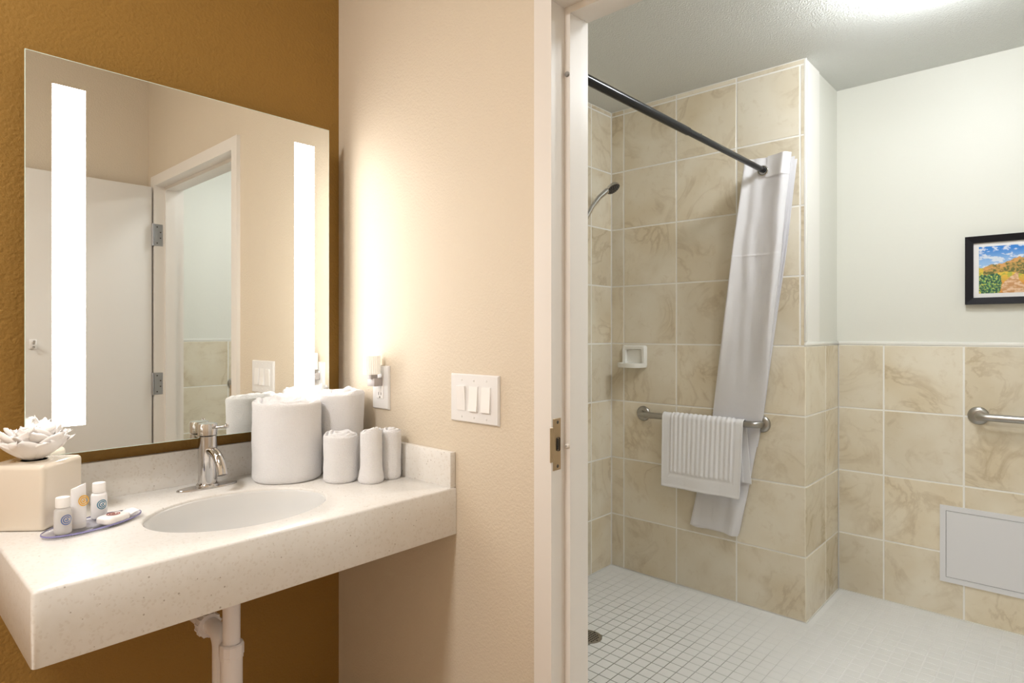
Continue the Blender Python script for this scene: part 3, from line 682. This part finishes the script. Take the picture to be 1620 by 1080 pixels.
# ------------------------------------------------------------------ shower: rod, curtain, head, soap dish
RY, RZ = 0.998, 1.952
rd = empty('shower_curtain_rod', (XB, RY, RZ), 'black metal shower curtain rod running to the tiled wall', 'curtain rod'); rd.location = (0, 0, 0)
bm = bmesh.new(); tube(bm, [(XB, RY, RZ), (1.99, RY, RZ)], 0.0140, 24); fin('outer_tube', bm, M['rod'], rd, angle=40)
bm = bmesh.new(); tube(bm, [(1.98, RY, RZ), (XT, RY, RZ)], 0.0120, 24); fin('inner_tube', bm, M['rod'], rd, angle=40)
for x in (1.965, 2.085):
    bm = bmesh.new(); lathe(bm, [(0.0030*math.cos(i*PI/8), 0.0030*math.sin(i*PI/8)) for i in range(5)], 10, (x, RY-0.004, RZ+0.0118)); fin('set_screw', bm, M['chrome'], rd, True)
for x, s in ((XB, 1), (XT, -1)):
    bm = bmesh.new(); lathe(bm, [(0.013, 0.022*s), (0.020, 0.020*s), (0.026, 0.004*s), (0.026, 0)], 28, (x, RY, RZ), 'X'); fin('end_flange', bm, M['rod'], rd, angle=40)
# curtain: six folds bunched at the end of the rod, drawn behind the grab bar lower down
cu = empty('shower_curtain', (2.76, RY, RZ), 'bunched white shower curtain tucked behind the grab bar', 'shower curtain'); cu.location = (0, 0, 0)
NF = 6
def cur(s, z):
    # s runs 0..NF across the folds, first fold nearest the door
    tv = (2.003-z)/(2.003-0.32)
    dn = min(1, (2.003-z)/1.13)
    yl = 1.070 + 0.208*dn + (0.115*max(0, (0.87-z)/0.55))
    yr = 0.880 + 0.158*dn + (0.115*max(0, (0.87-z)/0.55))
    if s > NF-1.0: yl -= 0.0
    ph = s % 2; tri = ph if ph < 1 else 2-ph           # 0..1..0, left to right
    tri = 0.5-0.5*math.cos(PI*tri)*0.98
    q = tri*0.72+0.28*(ph if ph < 1 else 2-ph)
    y = yl+(yr-yl)*q
    dep = 0.125*(1-dn)**1.1+0.016
    xf = 2.668+0.130*dn
    xf = min(xf, XT-0.004-dep)
    x = xf + dep*s/NF
    wob = noise.noise(Vector((s*1.7, z*2.2, 4.0)))*0.010
    if s < 1.0: x -= (0.026*math.exp(-((s-0.10-0.03*math.sin(z*4))/0.11)**2)+0.030*math.exp(-((s-0.84+0.05*math.sin(z*3+1))/0.15)**2)+0.009*math.exp(-((s-0.45-0.10*math.sin(z*2.3))/0.07)**2)+0.004*noise.noise(Vector((s*9, z*7, 0))))*(0.04+0.96*ss(0.92, 1.35, z)+0.5*(1-ss(0.40, 0.52, z)))
    crease = 0.004*math.sin(s*13+z*1.2)*(0.4+0.6*ss(0, .3, tv))
    g = 1-0.82*math.exp(-((z-0.84)/0.22)**2)
    return Vector((min(XT-0.003, x+(wob*0.8+crease)*g), y+wob*1.2, z))
def curtain_piece(name, s0, s1, z0, z1, nu, nv, dx=0.0, mt='curtain'):
    bm = bmesh.new()
    def fn(u, v):
        s = s0+(s1-s0)*u; zb = z1 + (0.006*math.sin(s*5) if z1 < 1 else 0)
        if z1 < 1 and s > 4: zb = 0.735
        p = cur(s, z0+(zb-z0)*v); p.x += dx; return p
    grid(bm, nu, nv, fn); o = fin(name, bm, M[mt], cu, True, recalc=False); return o
curtain_piece('cloth', 0.0, NF, 2.003, 0.32, 200, 90)
M['curtainband'] = mat('white_header_band', (0.90, 0.89, 0.92), 0.7)
curtain_piece('header_band', 0.50, 1.02, 2.0065, 1.920, 30, 10, -0.0035, 'curtainband')
curtain_piece('seam', 0.02, 0.98, 1.600, 1.592, 24, 3, -0.0016, 'curtainband')
for i in range(NF):
    p = cur(i+0.42 if i % 2 == 0 else i+0.58, RZ)
    bm = bmesh.new(); R = []
    for a in range(28):
        A = 2*PI*a/28; R.append([bm.verts.new((p.x-0.003+0.003*math.sin(B), RY+(0.020+0.004*math.cos(B))*math.cos(A), RZ-0.004+(0.020+0.004*math.cos(B))*math.sin(A))) for B in [2*PI*j/8 for j in range(8)]])
    for a in range(28):
        for j in range(8): bm.faces.new((R[a][j], R[(a+1) % 28][j], R[(a+1) % 28][(j+1) % 8], R[a][(j+1) % 8]))
    fin('grommet', bm, M['plastic'] if i else M['chrome'], cu, True)
# hand shower on a wall rail
HX, HYY = 2.40, YH
sh = empty('hand_shower', (HX, HYY, 1.5), 'chrome hand shower with dark face on a wall rail', 'shower head'); sh.location = (0, 0, 0)
bm = bmesh.new(); tube(bm, [(HX, YH-0.055, 1.25), (HX, YH-0.055, 1.95)], 0.011, 18)
for z in (1.27, 1.93): tube(bm, [(HX, YH, z), (HX, YH-0.055, z)], 0.009, 14)
fin('rail', bm, M['chrome'], sh, angle=50)
bm = bmesh.new(); lathe(bm, [(0.021, -0.024), (0.023, -0.02), (0.023, 0.02), (0.021, 0.024)], 20, (HX, YH-0.057, 1.80)); fin('slider', bm, M['chrome'], sh, angle=45)
hs_ = [Vector((2.405, YH-0.092, 1.735)), Vector((2.440, YH-0.098, 1.80)), Vector((2.487, YH-0.105, 1.868)), Vector((2.530, YH-0.118, 1.920)), Vector((2.572, YH-0.136, 1.958))]
bm = bmesh.new(); tube(bm, hs_, [0.010, 0.0115, 0.012, 0.0125, 0.014], 18); fin('handle', bm, M['chrome'], sh, angle=50)
hc = Vector((2.602, YH-0.150, 1.973)); nrm = Vector((0.0, -0.58, -0.78)).normalized()
Rm = nrm.to_track_quat('Z', 'Y').to_matrix()
bm = bmesh.new(); lathe(bm, [(0, -0.020), (0.016, -0.018), (0.034, -0.008), (0.038, 0.0), (0.037, 0.006), (0.034, 0.007)], 32)
bmesh.ops.transform(bm, matrix=Matrix.Translation(hc) @ Rm.to_4x4(), verts=bm.verts); hh = fin('head', bm, M['chrome'], sh, angle=50)
bm = bmesh.new(); lathe(bm, [(0.034, 0.0072), (0.0, 0.0085)], 32)
bmesh.ops.transform(bm, matrix=Matrix.Translation(hc) @ Rm.to_4x4(), verts=bm.verts); fin('spray_face', bm, M['graphite'], hh)
bm = bmesh.new()
for r_, c_ in ((0.010, 6), (0.019, 11), (0.028, 16)):
    for i in range(c_):
        a = 2*PI*i/c_; lathe(bm, [(0.0016, 0.007), (0.0012, 0.0098), (0, 0.0098)], 6, (r_*math.cos(a), r_*math.sin(a), 0))
bmesh.ops.transform(bm, matrix=Matrix.Translation(hc) @ Rm.to_4x4(), verts=bm.verts); tag(fin('nozzles', bm, M['steel'], hh), kind='stuff')
bm = bmesh.new(); hp = [(2.405, YH-0.092, 1.735), (2.39, YH-0.10, 1.60), (2.36, YH-0.11, 1.2), (2.33, YH-0.10, 0.9), (2.28, YH-0.07, 0.82), (2.23, YH-0.04, 0.95), (2.22, YH, 1.05)]
tube(bm, hp, 0.007, 12); fin('hose', bm, M['chrome'], sh, True)
# soap dish
sd = empty('soap_dish', (XT, 1.71, 1.131), 'white ceramic soap dish fixed to the beige tiles', 'soap dish')
bm = bmesh.new()
def rrect(hw, hh, r, n=5):
    P = []
    for cx_, cz_, a0 in ((hw-r, hh-r, 0), (-hw+r, hh-r, PI/2), (-hw+r, -hh+r, PI), (hw-r, -hh+r, 1.5*PI)):
        for i in range(n+1): a = a0+PI/2*i/n; P.append((cx_+r*math.cos(a), cz_+r*math.sin(a)))
    return P
prs = [(rrect(0.070, 0.057, 0.012), lambda y, z: 0.0), (rrect(0.070, 0.057, 0.012), lambda y, z: -0.014), (rrect(0.064, 0.051, 0.012), lambda y, z: -0.022), (rrect(0.050, 0.038, 0.010), lambda y, z: -0.020), (rrect(0.046, 0.034, 0.010), lambda y, z: -0.004)]
rings = [[bm.verts.new((fx(y, z), y, z)) for y, z in P] for P, fx in prs]
n = len(rings[0])
for p, q in zip(rings, rings[1:]):
    for k in range(n): bm.faces.new((p[k], p[(k+1) % n], q[(k+1) % n], q[k]))
bm.faces.new(rings[-1]); fin('back', bm, M['soapceramic'], sd, angle=50)
bm = bmesh.new(); poly = [(0.0, -0.060)]
P = [(-0.070, 0), (-0.070, -0.045), (-0.064, -0.072), (-0.045, -0.088), (0.0, -0.093), (0.045, -0.088), (0.064, -0.072), (0.070, -0.045), (0.070, 0)]
def shelf(bm):
    lo = [bm.verts.new((x*0.97, y*0.95, -0.058)) for y, x in P]; hi = [bm.verts.new((x, y, -0.036)) for y, x in P]
    hi2 = [bm.verts.new((x*0.95, y*0.93, -0.034)) for y, x in P]; inn = [bm.verts.new((x*0.86, y*0.82, -0.048)) for y, x in P]
    for p, q in ((lo, hi), (hi, hi2), (hi2, inn)):
        for i in range(len(P)-1): bm.faces.new((p[i], p[i+1], q[i+1], q[i]))
    bm.faces.new(lo); bm.faces.new(list(reversed(inn)))
shelf(bm); fin('tray', bm, M['soapceramic'], sd, angle=60)

# ------------------------------------------------------------------ grab bars
def grab(name, a, b, normal, label):
    a = Vector(a); b = Vector(b); nrm = Vector(normal); t = (b-a).normalized(); off = 0.052
    g = empty(name, (0, 0, 0), label, 'grab bar', 'stainless grab bars on the tiled walls')
    R = 0.032
    pts = [a+nrm*0.003, a+nrm*(off-R)] + arc(a+nrm*(off-R)+t*R, PI, PI/2, R, t, nrm, 8)[1:] + arc(b+nrm*(off-R)-t*R, PI/2, 0, R, t, nrm, 8) + [b+nrm*0.003]
    bm = bmesh.new(); tube(bm, pts, 0.0155, 20); fin('bar', bm, M['steel'], g, angle=50)
    for p in (a, b):
        bm = bmesh.new(); lathe(bm, [(0.0158, 0.014), (0.024, 0.0135), (0.034, 0.010), (0.0385, 0.004), (0.0385, 0)], 32)
        bmesh.ops.transform(bm, matrix=Matrix.Translation(p) @ nrm.to_track_quat('Z', 'Y').to_matrix().to_4x4(), verts=bm.verts); fin('flange', bm, M['steel'], g, angle=40)
    return g
BZ = 0.838
grab('grab_bar', (XT, 1.660, BZ-0.003), (XT, 1.052, BZ+0.003), (-1, 0, 0), 'steel grab bar under the soap dish with the bath mat on it')
grab('grab_bar', (XF, 0.315, 0.897), (XF, -0.58, 0.897), (-1, 0, 0), 'steel grab bar on the far wall below the framed picture')
grab('grab_bar', (1.86, YR, 0.90), (2.95, YR, 0.90), (0, 1, 0), 'steel grab bar seen only in the mirror through the doorway')

# ------------------------------------------------------------------ bath mat folded over the bar
bmx = XT-0.052; R0 = 0.0175
def matf(u, v, th=0.0):
    # u across 0..1 (left to right in the photo), v along: front hem -> over the bar -> back hem
    y = 1.512-0.402*u
    Lf, Lb = 0.335-0.010*u, 0.27
    tot = Lf+PI*R0+Lb; d = v*tot
    h = 0
    if d < Lf: x, z = bmx-R0-0.001, BZ-(Lf-d); nx_, nz_ = -1, 0
    elif d < Lf+PI*R0:
        a = (d-Lf)/R0; x, z = bmx-(R0+0.001)*math.cos(a), BZ+(R0+0.001)*math.sin(a); nx_, nz_ = -math.cos(a), math.sin(a)
    else: x, z = bmx+R0-0.001, BZ-(d-Lf-PI*R0); nx_, nz_ = 1, 0
    # woven relief: ribs in a frame
    m_ = min(u*0.402, (1-u)*0.402); k = d/tot*0.68
    e = min(m_, d)
    if 0.048 < m_ and d > 0.075: h = 0.0036*(0.5+0.5*math.cos(u*0.402/0.0235*2*PI))
    if abs(m_-0.040) < 0.006 and d > 0.055: h = -0.002
    if abs(d-0.064) < 0.006 and m_ > 0.035: h = -0.002
    if e < 0.006: h += 0.0014
    if d > Lf+PI*R0*0.7: h = min(h, 0)
    sag = 0.008*math.sin(u*7+1)*max(0, (Lf-d)/Lf) if d < Lf else 0
    flare = -0.012*max(0, (Lf-d)/Lf)
    sl = 0.010*u*max(0, (Lf-d)/Lf)
    if d > Lf+PI*R0:
        tb_ = (d-Lf-PI*R0)/Lb; y -= 0.022*tb_
    return Vector((x+nx_*(0.003+h)+flare+(sag if sag < 0 else -sag*0.3), y+0.012*max(0, (Lf-d)/Lf)*(u-0.2), z+nz_*(0.003+h)-sl))
bm = bmesh.new(); grid(bm, 170, 120, matf)
o = fin('bath_mat', bm, M['matcloth'], None, True, recalc=True); solid(o, 0.0035, 0)
tag(o, 'ribbed white bath mat folded over the shower grab bar', 'bath mat')

# ------------------------------------------------------------------ far wall: framed picture and access panel
pf = empty('framed_picture', (XF, 0.18, 1.52), 'black framed landscape painting on the pale bathroom wall', 'picture')
pw, phh = 0.180, 0.1455; bd = 0.0285
def fbar(poly):
    bm = bmesh.new(); lo = [bm.verts.new((0.006, y, z)) for y, z in poly]; hi = [bm.verts.new((-0.020 if i in (0, 1) else -0.014, y, z)) for i, (y, z) in enumerate(poly)]
    for i in range(4): bm.faces.new((lo[i], lo[(i+1) % 4], hi[(i+1) % 4], hi[i]))
    bm.faces.new(hi); bm.faces.new(list(reversed(lo))); fin('frame_bar', bm, M['frameblack'], pf)
o4 = [(-pw, -phh), (pw, -phh), (pw, phh), (-pw, phh)]; i4 = [(-pw+bd, -phh+bd), (pw-bd, -phh+bd), (pw-bd, phh-bd), (-pw+bd, phh-bd)]
for k in range(4): fbar([o4[k], o4[(k+1) % 4], i4[(k+1) % 4], i4[k]])
boxo('mat_board', (-0.006, -pw+bd-0.002, -phh+bd-0.002), (0.004, pw-bd+0.002, phh-bd+0.002), M['matboard'], pf)
# painted print: sky, boulder ridge, ochre slope with path and bushes
NU, NV = 150, 110; hw, hh2 = pw-bd-0.0185, phh-bd-0.0175
bm = bmesh.new(); gv = grid(bm, NU, NV, lambda u, v: Vector((-0.0065, hw-2*hw*u, hh2-2*hh2*v)))
me = bpy.data.meshes.new('print'); bm.to_mesh(me); bm.free()
ca = me.color_attributes.new('paint', 'FLOAT_COLOR', 'POINT')
def lerp(a, b, t): return tuple(x+(y-x)*t for x, y in zip(a, b))
def nz(x, y, s, k=0): return noise.fractal(Vector((x*s, y*s, k)), 0.6, 2.0, 4)
def paint(u, v):
    x = u*1.4
    ridge = 0.43-0.17*math.exp(-((u-0.50)/0.20)**2)-0.07*math.exp(-((u-0.80)/0.12)**2)+0.035*nz(u, 0, 9)+0.03*abs(nz(u, 1, 22))-0.02*ss(.06, .14, u)*(1-ss(.2, .3, u))
    if v < ridge:
        c = lerp((0.02, 0.20, 0.62), (0.30, 0.50, 0.78), ss(0.0, 0.42, v))
        cl = ss(0.0, 0.35, nz(x, v*2.2, 4.5, 3)+0.25*ss(0.1, 0.4, v)-0.12)
        return lerp(c, (0.72, 0.76, 0.84), cl*0.9)
    if v < 0.62-0.10*ss(0.0, 0.5, u)+0.16*ss(0.25, 0.75, u)*(1-ss(0.8, 1, u)) and u > 0.06:
        t = nz(x, v, 13, 6); c = lerp((0.50, 0.30, 0.08), (0.13, 0.14, 0.04), ss(-0.2, 0.25, t+0.5*(v-ridge)*3-0.25))
        if v-ridge < 0.09: c = lerp(c, (0.66, 0.34, 0.11), ss(-0.15, 0.3, nz(x, v, 11, 2)+0.2))
        return c
    pth = 0.36+0.55*(1-v)
    bush = math.hypot((u-0.13)/0.16, (v-0.80)/0.29)
    if bush < 1+0.12*nz(x, v, 10, 8):
        t = nz(x, v, 24, 9); return lerp((0.02, 0.09, 0.06), lerp((0.20, 0.40, 0.12), (0.75, 0.70, 0.10), ss(0.1, 0.4, nz(x, v, 30, 1))), ss(-0.05, 0.25, t))
    if abs(u-0.52-0.1*math.sin(v*6)) < 0.16*ss(0.55, 1.0, v)+0.02: return lerp((0.55, 0.28, 0.12), (0.75, 0.52, 0.34), ss(-0.2, 0.3, nz(x, v*3, 8, 4)))
    c = lerp((0.72, 0.50, 0.06), (0.70, 0.30, 0.06), ss(0.55, 0.85, v)); c = lerp(c, (0.22, 0.07, 0.04), ss(0.05, 0.35, nz(x, v*2, 6, 5))*ss(0.7, 0.95, v))
    return lerp(c, (0.40, 0.42, 0.06), ss(0.0, 0.3, nz(x, v, 12, 7))*(1-ss(0.6, 0.8, v)))
for j in range(NV):
    for i in range(NU): ca.data[j*NU+i].color = (*paint(i/(NU-1), j/(NV-1)), 1)
pm = mat('landscape_print', (0.5, 0.5, 0.5), 0.5); nt, b = nodes(pm); at = nt.nodes.new('ShaderNodeVertexColor'); at.layer_name = 'paint'; nt.links.new(at.outputs[0], b.inputs['Base Color'])
link('print', me, pm, pf)
gl = mat('picture_glass', (1, 1, 1), 0.02, trans=1.0, ior=1.2)
ap = empty('access_panel', (XF, 0.252, 0.3225), 'white metal access panel low on the far tiled wall', 'access panel')
bm = bmesh.new(); W_, H_ = 0.20, 0.1685
for a, b_ in (((-W_, -H_), (W_, -H_+0.022)), ((-W_, H_-0.022), (W_, H_)), ((-W_, -H_+0.022), (-W_+0.022, H_-0.022)), ((W_-0.022, -H_+0.022), (W_, H_-0.022))):
    box(bm, (-0.006, a[0], a[1]), (0.002, b_[0], b_[1]))
bmesh.ops.remove_doubles(bm, verts=bm.verts, dist=1e-5)
fin('frame', bm, M['accesswhite'], ap)
boxo('gap', (-0.001, -W_+0.02, -H_+0.02), (0.002, W_-0.02, H_-0.02), M['slot'], ap)
boxo('panel_door', (-0.0058, -W_+0.0236, -H_+0.0240), (-0.0012, W_-0.0236, H_-0.0240), M['accesswhite'], ap)

# ------------------------------------------------------------------ ceiling lamps above the frame: the globe and two added fill lights
def fill_dome(name, x, y, zc, r, dp, mt, label):
    o = empty(name, (x, y, zc), label, 'ceiling light')
    bm = bmesh.new(); lathe(bm, [(r*1.06, 0), (r*1.06, -0.018), (r*0.99, -0.020), (r*0.99, -0.010), (0, -0.010)], 40); fin('rim', bm, M['plastic'], o, angle=40)
    bm = bmesh.new(); lathe(bm, [(r*0.985*math.cos(i/8*PI/2), -0.014-dp*math.sin(i/8*PI/2)) for i in range(9)], 40); fin('diffuser', bm, mt, o, True)
gb = empty('ceiling_light', (2.38, 0.34, CB), 'round white globe ceiling light over the bathroom floor, above the frame', 'ceiling light')
bm = bmesh.new(); lathe(bm, [(0, 0), (0.06, 0), (0.06, -0.008), (0.03, -0.012), (0, -0.012)], 32); fin('rim', bm, M['plastic'], gb, angle=40)
bm = bmesh.new(); lathe(bm, [(0.085*math.sin(PI*i/12), -0.060+0.050*math.cos(PI*i/12)) for i in range(13)], 32); fin('diffuser', bm, M['domebath'], gb, True)
fill_dome('ceiling_light', 1.72, 0.12, CB, 0.14, 0.05, M['bathfill'], 'added unseen fill light just inside the bathroom door, above the frame')  # assumed lamp, added to brighten the tiled wall and curtain
fill_dome('ceiling_light', -0.75, 1.05, CV, 0.19, 0.06, M['vanityfill'], 'added unseen fill light on the vanity room ceiling, above the frame')  # assumed lamp, added to bring the vanity room up to brightness
